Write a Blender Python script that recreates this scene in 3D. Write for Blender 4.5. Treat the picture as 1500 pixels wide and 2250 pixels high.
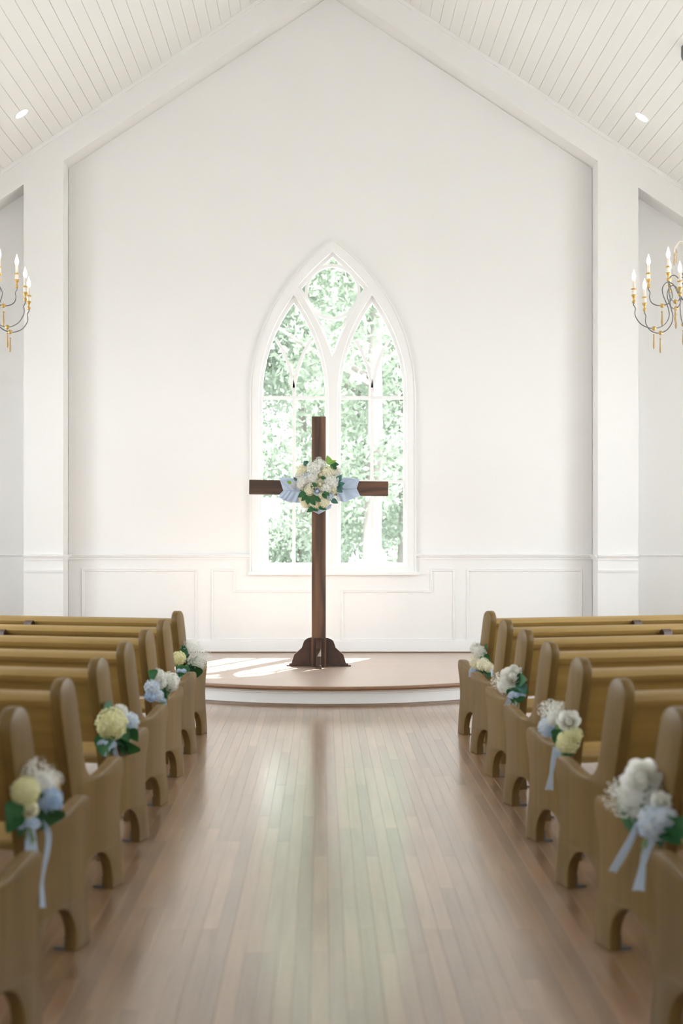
import bpy, bmesh, math, random
import numpy as np
from mathutils import Vector, Matrix

# ------------------------------------------------------------------ camera, light, exposure
for o in list(bpy.data.objects): bpy.data.objects.remove(o)
scene = bpy.context.scene
COL = scene.collection
F = 3190.0            # focal length in pixels of the 1500x2250 frame
VX, VY = 709.0, 1155.0
H = 1.5
cam = bpy.data.cameras.new('camera'); camo = bpy.data.objects.new('camera', cam); COL.objects.link(camo)
camo.location = (0, 0, H); camo.rotation_euler = (math.pi/2, 0, 0)
cam.sensor_fit = 'VERTICAL'; cam.sensor_height = 36.0; cam.sensor_width = 24.0
cam.lens = F/2250*36.0
cam.shift_x = (750-VX)/2250; cam.shift_y = (VY-1125)/2250
cam.clip_end = 300
cam.dof.use_dof = True; cam.dof.focus_distance = 13.7; cam.dof.aperture_fstop = 2.2
scene.camera = camo

SKY = 10.0
SUN = 36.0
world = bpy.data.worlds.new('world'); scene.world = world; world.use_nodes = True
bg = world.node_tree.nodes['Background']
bg.inputs['Color'].default_value = (.90, .945, 1.0, 1); bg.inputs['Strength'].default_value = SKY
sl = bpy.data.lights.new('sun', 'SUN'); sl.energy = SUN; sl.angle = math.radians(0.6); sl.color = (1, .975, .94)
so = bpy.data.objects.new('sun', sl); COL.objects.link(so)
SUN_DIR = Vector((-.47, -1.0, -1.42)).normalized()
so.rotation_euler = SUN_DIR.to_track_quat('-Z', 'Y').to_euler(); so.location = (6, 28, 20)

vs = scene.view_settings
vs.view_transform = 'Standard'; vs.look = 'None'; vs.gamma = 1; vs.use_curve_mapping = False
vs.exposure = -0.08

# room dimensions (metres; y runs from the camera towards the window wall)
CX = .077                       # centre line of the nave
YF, YM, YB = 14.92, 15.24, 15.26   # gable face, side recess back, window wall
YR = -5.5                      # wall behind the camera
XS = 4.75                      # half width of the nave
RIDGE, SLOPE = 7.39, .664
def ceil_z(x): return RIDGE - SLOPE*abs(x-CX)
SIDE_WINDOWS = [6.4, 9.2, 12.0]
SW_W, SW_Z0, SW_Z1 = 1.9, .95, 3.75
for sgn in (-1, 1):            # sampling portals for the daylight in the side windows
    for y in SIDE_WINDOWS:
        l = bpy.data.lights.new('daylight_portal', 'AREA'); l.shape = 'RECTANGLE'; l.size = SW_W; l.size_y = SW_Z1-SW_Z0
        l.cycles.is_portal = True
        o = bpy.data.objects.new('daylight_portal', l); COL.objects.link(o)
        o.location = (CX+sgn*(XS+.2), y, (SW_Z0+SW_Z1)/2)
        o.rotation_euler = (math.pi/2, 0, math.pi/2 if sgn > 0 else -math.pi/2)
l = bpy.data.lights.new('daylight_portal', 'AREA'); l.shape = 'RECTANGLE'; l.size = 1.6; l.size_y = 3.4; l.cycles.is_portal = True
o = bpy.data.objects.new('daylight_portal', l); COL.objects.link(o); o.location = (.1, YB+.25, 2.75); o.rotation_euler = (-math.pi/2, 0, 0)

RW, RX, RZ0, RZ1 = 1.0, 3.1, .8, 4.1     # two unseen windows added behind the camera for fill light: half width, offset, sill, head
for sgn in (-1, 1):
    l = bpy.data.lights.new('daylight_portal', 'AREA'); l.shape = 'RECTANGLE'; l.size = 2*RW; l.size_y = RZ1-RZ0; l.cycles.is_portal = True
    o = bpy.data.objects.new('daylight_portal', l); COL.objects.link(o); o.location = (CX+sgn*RX, YR-.25, (RZ0+RZ1)/2); o.rotation_euler = (math.pi/2, 0, 0)

# ------------------------------------------------------------------ helpers
def P(px, py, Y):                      # photo pixel at distance Y -> point
    return Vector(((px-VX)/F*Y, Y, H-(py-VY)/F*Y))
rnd = random.Random(7)

def link(name, me, mat=None, parent=None, loc=None, rot=None, smooth=False):
    o = bpy.data.objects.new(name, me); COL.objects.link(o)
    if mat is not None and me is not None and not me.materials:
        for m in (mat if isinstance(mat, (list, tuple)) else [mat]): me.materials.append(m)
    if parent is not None: o.parent = parent
    if loc is not None: o.location = loc
    if rot is not None: o.rotation_euler = rot
    if smooth and me is not None: me.shade_smooth()
    return o
def empty(name, loc=(0, 0, 0), rz=0):
    o = bpy.data.objects.new(name, None); COL.objects.link(o); o.location = loc; o.rotation_euler = (0, 0, rz)
    o.empty_display_size = .1
    return o
def tag(o, label, cat, group=None, kind=None):
    o['label'] = label; o['category'] = cat
    if group: o['group'] = group
    if kind: o['kind'] = kind
    return o
def struct(o, label=None, cat=None):
    o['kind'] = 'structure'
    if label: o['label'] = label
    if cat: o['category'] = cat
    return o
def mesh(name, v, f, mats=None):
    me = bpy.data.meshes.new(name); me.from_pydata([tuple(p) for p in v], [], f); me.update()
    return me

class MB:
    def __init__(s): s.v = []; s.f = []; s.m = []
    def add(s, v, f, mi=0):
        n = len(s.v); s.v += [tuple(p) for p in v]; s.f += [tuple(i+n for i in q) for q in f]; s.m += [mi]*len(f); return s
    def box(s, a, b, c=0, mi=0, M=None):      # a,b corners, c chamfer on every upright/long edge of the top
        x0, y0, z0 = a; x1, y1, z1 = b
        if c:
            v = [(x0,y0,z0),(x1,y0,z0),(x1,y1,z0),(x0,y1,z0),(x0,y0,z1-c),(x1,y0,z1-c),(x1,y1,z1-c),(x0,y1,z1-c),
                 (x0+c,y0+c,z1),(x1-c,y0+c,z1),(x1-c,y1-c,z1),(x0+c,y1-c,z1)]
            f = [(3,2,1,0),(0,1,5,4),(1,2,6,5),(2,3,7,6),(3,0,4,7),(4,5,9,8),(5,6,10,9),(6,7,11,10),(7,4,8,11),(8,9,10,11)]
        else:
            v = [(x0,y0,z0),(x1,y0,z0),(x1,y1,z0),(x0,y1,z0),(x0,y0,z1),(x1,y0,z1),(x1,y1,z1),(x0,y1,z1)]
            f = [(3,2,1,0),(0,1,5,4),(1,2,6,5),(2,3,7,6),(3,0,4,7),(4,5,6,7)]
        if M is not None: v = [M @ Vector(p) for p in v]
        return s.add(v, f, mi)
    def tube(s, pts, r, n=8, mi=0, closed=False, caps=True):
        pts = [Vector(p) for p in pts]; N = len(pts); rs = r if isinstance(r, (list, tuple)) else [r]*N
        v = []; f = []; up = Vector((0, 0, 1)); prev = None
        for i, p in enumerate(pts):
            a = pts[(i-1) % N] if (closed or i > 0) else p; b = pts[(i+1) % N] if (closed or i < N-1) else p
            t = (b-a).normalized()
            if prev is None:
                u = t.cross(up) if abs(t.dot(up)) < .95 else t.cross(Vector((1, 0, 0)))
            else: u = prev - t*prev.dot(t)
            u.normalize(); prev = u; w = t.cross(u)
            for k in range(n):
                an = 2*math.pi*k/n; v.append(p+(u*math.cos(an)+w*math.sin(an))*rs[i])
        for i in range(N if closed else N-1):
            j = (i+1) % N
            for k in range(n):
                f.append((i*n+k, i*n+(k+1) % n, j*n+(k+1) % n, j*n+k))
        if caps and not closed:
            f.append(tuple(range(n))[::-1]); f.append(tuple((N-1)*n+k for k in range(n)))
        return s.add(v, f, mi)
    def lathe(s, prof, n=16, mi=0, c=(0, 0, 0), M=None):   # prof: (r, z) from bottom to top
        v = []; f = []; c = Vector(c)
        for r, z in prof:
            for k in range(n):
                a = 2*math.pi*k/n; v.append(Vector((r*math.cos(a), r*math.sin(a), z)))
        for i in range(len(prof)-1):
            for k in range(n): f.append((i*n+k, i*n+(k+1) % n, (i+1)*n+(k+1) % n, (i+1)*n+k))
        f.append(tuple(range(n))[::-1]); f.append(tuple((len(prof)-1)*n+k for k in range(n)))
        if M is not None: v = [M @ p for p in v]
        return s.add([p+c for p in v], f, mi)
    def ball(s, c, r, n=10, m=6, mi=0, sc=(1, 1, 1)):
        c = Vector(c); v = [c+Vector((0, 0, -r*sc[2]))]; f = []
        for i in range(1, m):
            t = -math.pi/2+math.pi*i/m
            for k in range(n):
                a = 2*math.pi*k/n; v.append(c+Vector((r*sc[0]*math.cos(t)*math.cos(a), r*sc[1]*math.cos(t)*math.sin(a), r*sc[2]*math.sin(t))))
        v.append(c+Vector((0, 0, r*sc[2]))); L = len(v)-1
        for k in range(n):
            f.append((0, 1+(k+1) % n, 1+k)); f.append((L, 1+(m-2)*n+k, 1+(m-2)*n+(k+1) % n))
        for i in range(m-2):
            for k in range(n): f.append((1+i*n+k, 1+i*n+(k+1) % n, 1+(i+1)*n+(k+1) % n, 1+(i+1)*n+k))
        return s.add(v, f, mi)
    def me(s, name):
        me = bpy.data.meshes.new(name); me.from_pydata(s.v, [], s.f)
        if any(s.m): me.polygons.foreach_set('material_index', s.m)
        me.update(); return me
    def build(s, name, mat, parent=None, smooth=False, **k):
        return link(name, s.me(name), mat, parent, smooth=smooth, **k)

def smooth_by_angle(me, deg=35):
    bm = bmesh.new(); bm.from_mesh(me)
    for f in bm.faces: f.smooth = True
    for e in bm.edges:
        if len(e.link_faces) == 2 and e.calc_face_angle(0) > math.radians(deg): e.smooth = False
    bm.to_mesh(me); bm.free()

def plate2d(name, loops, t, bevel=0):
    """filled outline(s) in a local xy plane, thickness t along z from -t/2 to t/2 -> mesh"""
    cu = bpy.data.curves.new(name, 'CURVE'); cu.dimensions = '2D'; cu.fill_mode = 'BOTH'
    cu.extrude = t/2-bevel; cu.bevel_depth = bevel; cu.bevel_resolution = 1; cu.offset = -bevel
    for L in loops:
        sp = cu.splines.new('POLY'); sp.points.add(len(L)-1)
        for i, (x, y) in enumerate(L): sp.points[i].co = (x, y, 0, 1)
        sp.use_cyclic_u = True
    ob = bpy.data.objects.new(name, cu); COL.objects.link(ob)
    dg = bpy.context.evaluated_depsgraph_get(); dg.update()
    me = bpy.data.meshes.new_from_object(ob.evaluated_get(dg))
    bpy.data.objects.remove(ob); bpy.data.curves.remove(cu)
    me.name = name
    bm = bmesh.new(); bm.from_mesh(me); bmesh.ops.remove_doubles(bm, verts=bm.verts, dist=1e-5); bmesh.ops.recalc_face_normals(bm, faces=bm.faces)
    for f_ in bm.faces: f_.smooth = False
    bm.to_mesh(me); bm.free(); me.materials.clear()
    return me
def wall_plate(name, loops, y0, y1, bevel=0):      # outline in X,Z, standing between y0 and y1
    me = plate2d(name, loops, y1-y0, bevel)
    c = np.empty(len(me.vertices)*3, np.float32); me.vertices.foreach_get('co', c); c = c.reshape(-1, 3)
    out = np.stack([c[:, 0], (y0+y1)/2-c[:, 2], c[:, 1]], 1); me.vertices.foreach_set('co', out.ravel()); me.update()
    return me
def strip(mb, pts, w, y0, y1):                     # bar following a path in X,Z, width w, between y0 and y1
    pts = [Vector((p[0], 0, p[1])) for p in pts]; v = []; f = []
    N = len(pts)
    for i, p in enumerate(pts):
        t = (pts[min(i+1, N-1)]-pts[max(i-1, 0)]).normalized(); n = Vector((-t.z, 0, t.x))*w/2
        for s_ in (-1, 1):
            for y in (y0, y1):
                q = p+n*s_; v.append((q.x, y, q.z))
    for i in range(N-1):
        a = 4*i; b = a+4
        f += [(a, b, b+2, a+2), (a+1, a+3, b+3, b+1), (a, a+1, b+1, b), (a+2, b+2, b+3, a+3)]
    f += [(0, 2, 3, 1), (4*N-4, 4*N-3, 4*N-1, 4*N-2)]
    mb.add(v, f)
def catmull(pts, n=6, closed=False):
    out = []; N = len(pts); P_ = [Vector(p) for p in pts]
    for i in range(N if closed else N-1):
        g = lambda k: P_[k % N] if closed else P_[max(0, min(N-1, k))]
        p0, p1, p2, p3 = g(i-1), g(i), g(i+1), g(i+2)
        for k in range(n):
            t = k/n
            out.append(.5*((2*p1)+(p2-p0)*t+(2*p0-5*p1+4*p2-p3)*t*t+(3*p1-p0-3*p2+p3)*t**3))
    if not closed: out.append(P_[-1])
    return out

# ------------------------------------------------------------------ materials
def new_mat(name):
    m = bpy.data.materials.new(name); m.use_nodes = True
    return m, m.node_tree, m.node_tree.nodes['Principled BSDF']
def paint(name, col, rough=.5, bump=.0, scale=60, var=.02):
    m, t, b = new_mat(name); N = t.nodes
    tc = N.new('ShaderNodeTexCoord'); nz = N.new('ShaderNodeTexNoise'); nz.inputs['Scale'].default_value = scale; nz.inputs['Detail'].default_value = 3
    t.links.new(tc.outputs['Object'], nz.inputs['Vector'])
    mx = N.new('ShaderNodeMix'); mx.data_type = 'RGBA'
    mx.inputs[6].default_value = (*[c*(1-var) for c in col], 1); mx.inputs[7].default_value = (*[min(1, c*(1+var)) for c in col], 1)
    t.links.new(nz.outputs['Fac'], mx.inputs[0]); t.links.new(mx.outputs[2], b.inputs['Base Color'])
    b.inputs['Roughness'].default_value = rough
    if bump:
        bp = N.new('ShaderNodeBump'); bp.inputs['Strength'].default_value = bump; bp.inputs['Distance'].default_value = .002
        t.links.new(nz.outputs['Fac'], bp.inputs['Height']); t.links.new(bp.outputs[0], b.inputs['Normal'])
    return m
def wood(name, dark, light, axis='Y', rough=.35, scale=1.0, rand=0.0, coat=0.0, contrast=1.0, rings=False, crough=.25, spec=.5):
    """grain stretched along an object axis; 'rand' shifts the tone from piece to piece"""
    m, t, b = new_mat(name); N = t.nodes; L = t.links
    tc = N.new('ShaderNodeTexCoord'); mp = N.new('ShaderNodeMapping')
    s = [26*scale]*3; s['XYZ'.index(axis)] = 1.1*scale; mp.inputs['Scale'].default_value = s
    oi = N.new('ShaderNodeObjectInfo'); ge = N.new('ShaderNodeNewGeometry')
    ad = N.new('ShaderNodeMath'); ad.operation = 'ADD'; L.new(oi.outputs['Random'], ad.inputs[0]); L.new(ge.outputs['Random Per Island'], ad.inputs[1])
    fr = N.new('ShaderNodeMath'); fr.operation = 'FRACT'; L.new(ad.outputs[0], fr.inputs[0])
    off = N.new('ShaderNodeVectorMath'); off.operation = 'SCALE'; off.inputs[0].default_value = (13, 31, 17); L.new(ad.outputs[0], off.inputs['Scale'])
    av = N.new('ShaderNodeVectorMath'); av.operation = 'ADD'; L.new(tc.outputs['Object'], av.inputs[0]); L.new(off.outputs[0], av.inputs[1])
    L.new(av.outputs[0], mp.inputs['Vector'])
    n1 = N.new('ShaderNodeTexNoise'); n1.inputs['Scale'].default_value = 1.0; n1.inputs['Detail'].default_value = 5; n1.inputs['Roughness'].default_value = .62; n1.inputs['Distortion'].default_value = .6
    L.new(mp.outputs[0], n1.inputs['Vector'])
    mp2 = N.new('ShaderNodeMapping'); s2 = [5.0*scale]*3; s2['XYZ'.index(axis)] = .5*scale; mp2.inputs['Scale'].default_value = s2; L.new(av.outputs[0], mp2.inputs['Vector'])
    n2 = N.new('ShaderNodeTexNoise'); n2.inputs['Scale'].default_value = 1.0; n2.inputs['Detail'].default_value = 2; L.new(mp2.outputs[0], n2.inputs['Vector'])
    fac = N.new('ShaderNodeMath'); fac.operation = 'MULTIPLY_ADD'; fac.inputs[1].default_value = .6
    if rings:
        sn = N.new('ShaderNodeMath'); sn.operation = 'MULTIPLY'; sn.inputs[1].default_value = 42; L.new(n2.outputs['Fac'], sn.inputs[0])
        s3 = N.new('ShaderNodeMath'); s3.operation = 'SINE'; L.new(sn.outputs[0], s3.inputs[0])
        s4 = N.new('ShaderNodeMath'); s4.operation = 'MULTIPLY_ADD'; s4.inputs[1].default_value = .22; s4.inputs[2].default_value = .22; L.new(s3.outputs[0], s4.inputs[0])
        src2 = s4.outputs[0]
    else:
        s4 = N.new('ShaderNodeMath'); s4.operation = 'MULTIPLY'; s4.inputs[1].default_value = .4; L.new(n2.outputs['Fac'], s4.inputs[0]); src2 = s4.outputs[0]
    L.new(n1.outputs['Fac'], fac.inputs[0]); L.new(src2, fac.inputs[2])
    rp = N.new('ShaderNodeValToRGB'); rp.color_ramp.elements[0].position = .5-.22/contrast; rp.color_ramp.elements[1].position = .5+.22/contrast
    rp.color_ramp.elements[0].color = (*dark, 1); rp.color_ramp.elements[1].color = (*light, 1)
    L.new(fac.outputs[0], rp.inputs['Fac'])
    hs = N.new('ShaderNodeHueSaturation'); vv = N.new('ShaderNodeMath'); vv.operation = 'MULTIPLY_ADD'; vv.inputs[1].default_value = rand; vv.inputs[2].default_value = 1-rand/2
    L.new(fr.outputs[0], vv.inputs[0]); L.new(vv.outputs[0], hs.inputs['Value']); L.new(rp.outputs['Color'], hs.inputs['Color'])
    L.new(hs.outputs[0], b.inputs['Base Color'])
    b.inputs['Roughness'].default_value = rough; b.inputs['Coat Weight'].default_value = coat; b.inputs['Coat Roughness'].default_value = crough; b.inputs['Specular IOR Level'].default_value = spec
    bp = N.new('ShaderNodeBump'); bp.inputs['Strength'].default_value = .12; bp.inputs['Distance'].default_value = .001
    L.new(n1.outputs['Fac'], bp.inputs['Height']); L.new(bp.outputs[0], b.inputs['Normal'])
    return m
def emit(name, col, s):
    m, t, b = new_mat(name); b.inputs['Emission Color'].default_value = (*col, 1); b.inputs['Emission Strength'].default_value = s
    b.inputs['Base Color'].default_value = (*col, 1); return m
def petal(name, c1, c2, trans=.35):
    m, t, b = new_mat(name); N = t.nodes; L = t.links
    ge = N.new('ShaderNodeNewGeometry'); mx = N.new('ShaderNodeMix'); mx.data_type = 'RGBA'
    mx.inputs[6].default_value = (*c1, 1); mx.inputs[7].default_value = (*c2, 1); L.new(ge.outputs['Random Per Island'], mx.inputs[0])
    L.new(mx.outputs[2], b.inputs['Base Color']); b.inputs['Roughness'].default_value = .6
    tr = N.new('ShaderNodeBsdfTranslucent'); L.new(mx.outputs[2], tr.inputs['Color'])
    ms = N.new('ShaderNodeMixShader'); ms.inputs[0].default_value = trans
    L.new(b.outputs[0], ms.inputs[1]); L.new(tr.outputs[0], ms.inputs[2]); L.new(ms.outputs[0], N['Material Output'].inputs['Surface'])
    return m
def thin_glass(name):
    m, t, b = new_mat(name); N = t.nodes; L = t.links; N.remove(b)
    tr = N.new('ShaderNodeBsdfTransparent'); tr.inputs['Color'].default_value = (.97, .985, .975, 1)
    gl = N.new('ShaderNodeBsdfGlossy'); gl.inputs['Roughness'].default_value = .02
    lw = N.new('ShaderNodeLayerWeight'); lw.inputs['Blend'].default_value = .5
    pw = N.new('ShaderNodeMath'); pw.operation = 'POWER'; pw.inputs[1].default_value = 5; L.new(lw.outputs['Facing'], pw.inputs[0])
    fr = N.new('ShaderNodeMath'); fr.operation = 'MULTIPLY_ADD'; fr.inputs[1].default_value = .8; fr.inputs[2].default_value = .035; L.new(pw.outputs[0], fr.inputs[0])
    ms = N.new('ShaderNodeMixShader'); L.new(fr.outputs[0], ms.inputs[0]); L.new(tr.outputs[0], ms.inputs[1]); L.new(gl.outputs[0], ms.inputs[2])
    L.new(ms.outputs[0], N['Material Output'].inputs['Surface'])
    return m
def metal(name, col, rough):
    m, t, b = new_mat(name); N = t.nodes
    nz = N.new('ShaderNodeTexNoise'); nz.inputs['Scale'].default_value = 40
    mx = N.new('ShaderNodeMix'); mx.data_type = 'RGBA'; mx.inputs[6].default_value = (*[c*.8 for c in col], 1); mx.inputs[7].default_value = (*col, 1)
    t.links.new(nz.outputs['Fac'], mx.inputs[0]); t.links.new(mx.outputs[2], b.inputs['Base Color'])
    b.inputs['Metallic'].default_value = .8; b.inputs['Roughness'].default_value = rough; return m

WALL = paint('white_wall_paint', (.865, .855, .84), .55, .05, 80)
TRIM = paint('white_trim_paint', (.885, .88, .87), .35)
CEILP = paint('white_board_paint', (.845, .835, .815), .5)
GLASS = thin_glass('window_glass')
FLOORW = wood('floor_boards', (.205, .108, .053), (.345, .208, .118), 'Y', .32, 1.0, .42, .9, crough=.17)
STAGEW = wood('platform_boards', (.42, .30, .23), (.52, .39, .315), 'X', .30, 1.0, 0, .25)
NOSEW = wood('nosing_wood', (.20, .10, .05), (.30, .165, .09), 'X', .35)
SHOEW = wood('shoe_wood', (.16, .10, .065), (.24, .16, .11), 'X', .45)
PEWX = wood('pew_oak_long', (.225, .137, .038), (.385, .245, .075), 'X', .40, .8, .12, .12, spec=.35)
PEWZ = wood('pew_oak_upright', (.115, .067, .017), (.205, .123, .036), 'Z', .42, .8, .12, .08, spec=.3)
CROSSZ = wood('cross_wood_upright', (.045, .022, .012), (.16, .075, .038), 'Z', .5, .9, .1, 0, .8, rings=True)
CROSSX = wood('cross_wood_beam', (.045, .022, .012), (.15, .072, .038), 'X', .5, .9, .1, 0, .8, rings=True)
BRACK = wood('bracket_wood', (.03, .014, .009), (.075, .034, .02), 'Z', .35, 1, .1)
IRON = metal('grey_iron', (.20, .20, .205), .5)
GOLD = metal('antique_gold', (.62, .42, .16), .45)
DROPW = wood('drop_wood', (.36, .23, .10), (.55, .38, .19), 'Z', .5, 2)
CREAM = paint('cream_candle_sleeve', (.84, .74, .62), .5)
BULB = emit('lit_bulb', (1, .93, .82), 30)
DISC = emit('lit_downlight', (1, .97, .92), 14)
GREEN = petal('leaf_green', (.012, .075, .022), (.03, .14, .04), .25)
LIME = petal('leaf_light_green', (.16, .33, .04), (.24, .42, .08), .35)
BLUEGREEN = petal('leaf_blue_green', (.03, .11, .09), (.07, .19, .15), .25)
YELLOW = petal('petal_yellow_green', (.80, .78, .42), (.90, .88, .62))
CREAMF = petal('petal_cream', (.88, .84, .64), (.94, .91, .78), .45)
WHITEF = petal('petal_white', (.80, .79, .71), (.96, .96, .94), .45)
BLUEF = petal('petal_blue', (.36, .51, .74), (.66, .77, .87))
PALEBLUE = petal('petal_pale_blue', (.60, .70, .82), (.84, .87, .88))
BREATH = petal('petal_breath', (.93, .93, .88), (.97, .97, .95), .5)
STEMG = paint('stem_green', (.16, .25, .10), .6)
RIBBON = petal('blue_satin', (.60, .74, .93), (.62, .76, .94), .3)
SASH = petal('pale_blue_cloth', (.64, .73, .88), (.64, .73, .88), .3)

# ------------------------------------------------------------------ walls
GX0, GX1 = -2.666, 2.825          # niche opening
SPR, APX = 5.25, 7.06
def outer(y=0):
    return [(CX-XS-.3, -.3), (CX+XS+.3, -.3), (CX+XS+.3, ceil_z(CX+XS+.3)+.05), (CX, RIDGE+.05), (CX-XS-.3, ceil_z(CX+XS+.3)+.05)]
niche = [(GX0, -.2), (GX1, -.2), (GX1, SPR), (CX, APX), (GX0, SPR)]
sideL = [(-4.45, -.2), (-3.073, -.2), (-3.073, 5.01), (-4.45, 5.01-.664*1.377)]
sideR = [(3.241, -.2), (4.6, -.2), (4.6, 4.975-.664*1.359), (3.241, 4.975)]
root = empty('wall_front', (CX, YF, 0)); struct(root, 'white gable wall framing the altar niche between two pilasters', 'wall')
def child_world(o, root):       # keep world placement under an unrotated root
    o.location = Vector(o.location)-root.location
    return o
o = link('gable_face', wall_plate('gable_face', [outer(), niche, sideL, sideR], YF, YM), WALL, root); child_world(o, root)
o = link('recess_wall', wall_plate('recess_wall', [outer(), niche], YM-.02, YB+.12), WALL, root); child_world(o, root)

# window shapes in wall metres
S_W = F/YB
def wp(px, py): return ((px-VX)/S_W, H-(py-VY)/S_W)
def arcpts(c, r, a0, a1, n): return [(c[0]+r*math.cos(a0+(a1-a0)*i/n), c[1]+r*math.sin(a0+(a1-a0)*i/n)) for i in range(n+1)]
def pointed(cx, hw, zb, zs, za, n=20):          # pointed arch outline, counter-clockwise from bottom left
    h = za-zs; R = (hw*hw+h*h)/(2*hw)
    a = math.asin(min(1, h/R))
    right = arcpts((cx+hw-R, zs), R, 0, a, n); left = [(2*cx-x, z) for x, z in right][::-1]
    return [(cx-hw, zb), (cx+hw, zb)]+right+left[1:]
WXC = wp(731, 0)[0]
z_sp = wp(0, 872)[1]
arch_out = pointed(WXC, 181/S_W, wp(0, 1262)[1], z_sp, wp(0, 528)[1])
arch_hole = pointed(WXC, 168/S_W, wp(0, 1250)[1], z_sp, wp(0, 550)[1])
o = link('wall_back', wall_plate('wall_back', [[(GX0-.4, -.2), (GX1+.4, -.2), (GX1+.4, SPR+.3), (CX, APX+.4), (GX0-.4, SPR+.3)], arch_hole], YB, YB+.24), WALL)
struct(o, 'white wall behind the altar platform with a pointed arch window', 'wall')

# arched window
win = empty('window_1', (WXC, YB, wp(0, 1262)[1])); struct(win, 'tall white pointed arch window with two lancets and a kite light above', 'window')
def wchild(o): o.location = -win.location; return o
def offset_lancet(cx, d):
    return pointed(cx, (70+d)/S_W, wp(0, 1237+d)[1], z_sp, wp(0, 662-2.2*d)[1])
LC = [wp(645, 0)[0], wp(817.5, 0)[0]]
kl = [(730, 561), (712, 578), (694, 596), (677, 614), (661, 632)]
kd = [(661, 632), (673, 650), (685, 669), (695, 687), (704, 706), (713, 728), (722, 752), (730, 776)]
def kite(d):
    pts = [(p[0], p[1]) for p in kl]+kd[1:]
    pts = pts+[(1461-x, y) for x, y in pts[-2:0:-1]]
    c = (730.5, 645)
    out = []
    for x, y in pts:
        dx, dy = x-c[0], y-c[1]; r = math.hypot(dx, dy); k = (r+d*1.3)/r
        out.append(wp(c[0]+dx*k, c[1]+dy*k))
    return out
yc0, yc1 = YB-.022, YB+.05
wchild(link('casing', wall_plate('casing', [arch_out, offset_lancet(LC[0], 6), offset_lancet(LC[1], 6), kite(6)], yc0, yc1, .003), TRIM, win))
mb = MB(); strip(mb, [(x, z) for x, z in pointed(WXC, 181/S_W, wp(0, 1262)[1], z_sp, wp(0, 528)[1])[1:]+[(WXC-181/S_W, wp(0, 1262)[1])]], .012, YB-.034, YB-.0)
wchild(mb.build('edge_bead', TRIM, win))
mb = MB(); a = wp(546, 1263); b_ = wp(921, 1256); mb.box((a[0], YB-.06, a[1]), (b_[0], YB+.02, b_[1]), .004)
wchild(mb.build('sill', TRIM, win))
ys0, ys1 = YB+.035, YB+.085
R_l = ((70/S_W)**2+(wp(0, 662)[1]-z_sp)**2)/(2*70/S_W)
def pane(poly, name='pane'):
    return wchild(link(name, wall_plate('pane', [poly], ys0+.02, ys0+.026), GLASS, win))
for cx in LC:
    fr = wchild(link('sash_frame', wall_plate('sash_frame', [offset_lancet(cx, 12), pointed(cx, 69/S_W, wp(0, 1237)[1], z_sp, wp(0, 664)[1])], ys0, ys1, .003), TRIM, win))
    hw = 70/S_W; zb = wp(0, 1237)[1]; z1 = wp(0, 1058)[1]; z2 = wp(0, 873)[1]; mw = 7/S_W
    mb = MB(); mb.box((cx-mw/2, ys0+.004, zb), (cx+mw/2, ys1-.004, z_sp+.1)); mb.build('muntin', TRIM, fr)
    for z in (z1, z2):
        mb = MB(); mb.box((cx-hw, ys0+.006, z-mw/2), (cx+hw, ys1-.006, z+mw/2)); mb.build('muntin', TRIM, fr)
    Rm = 231/S_W; am = math.asin(127/231)
    arcL = arcpts((cx-Rm, z_sp), Rm, 0, am, 10); arcR = [(2*cx-x, z) for x, z in arcL]
    for A in (arcL, arcR):
        mb = MB(); strip(mb, A, mw, ys0+.005, ys1-.005); mb.build('curved_muntin', TRIM, fr)
    for sx in (-1, 1):
        for (za, zc) in ((zb, z1), (z1, z2)):
            pane([(cx, za), (cx+sx*hw, za), (cx+sx*hw, zc), (cx, zc)][::sx])
        xm, zm = (arcR if sx > 0 else arcL)[-1]
        edge = arcpts((cx+hw-R_l, z_sp), R_l, 0, math.asin((zm-z_sp)/R_l), 8)
        if sx < 0: edge = [(2*cx-x, z) for x, z in edge]
        inner_ = (arcR if sx > 0 else arcL)
        pane(edge+inner_[::-1])
    tp = pointed(cx, hw, zb, z_sp, wp(0, 662)[1]); zm = arcL[-1][1]
    top = [p for p in tp[2:] if p[1] > zm]
    pane(arcR+top+arcL[::-1][:-1])
circ = arcpts(wp(730.5, 640), 51/S_W, 0, 2*math.pi*.97, 30)
kite_in = kite(-1)
fr = wchild(link('kite_frame', wall_plate('kite_frame', [kite(11), kite_in], ys0, ys1), TRIM, win))
mb = MB(); strip(mb, arcpts(wp(730.5, 640), 58/S_W, 0, 2*math.pi, 40), 7/S_W, ys0+.005, ys1-.005); mb.build('ring_muntin', TRIM, fr)
pane(kite_in)

# side walls with windows
def side_wall(sgn, name, label):
    x = CX+sgn*XS
    loops = [[(YR-.3, -.3), (YM, -.3), (YM, ceil_z(x)+.2), (YR-.3, ceil_z(x)+.2)]]
    for y in SIDE_WINDOWS: loops.append([(y-SW_W/2, SW_Z0), (y+SW_W/2, SW_Z0), (y+SW_W/2, SW_Z1), (y-SW_W/2, SW_Z1)])
    me = plate2d(name, loops, .2)
    c = np.empty(len(me.vertices)*3, np.float32); me.vertices.foreach_get('co', c); c = c.reshape(-1, 3)
    me.vertices.foreach_set('co', np.stack([x+sgn*.1+c[:, 2], c[:, 0], c[:, 1]], 1).ravel()); me.update()
    bm = bmesh.new(); bm.from_mesh(me); bmesh.ops.recalc_face_normals(bm, faces=bm.faces); bm.to_mesh(me); bm.free()
    struct(link(name, me, WALL), label, 'wall')
side_wall(-1, 'wall_left', 'white left side wall of the nave with tall windows')
side_wall(1, 'wall_right', 'white right side wall of the nave with tall windows')
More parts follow.
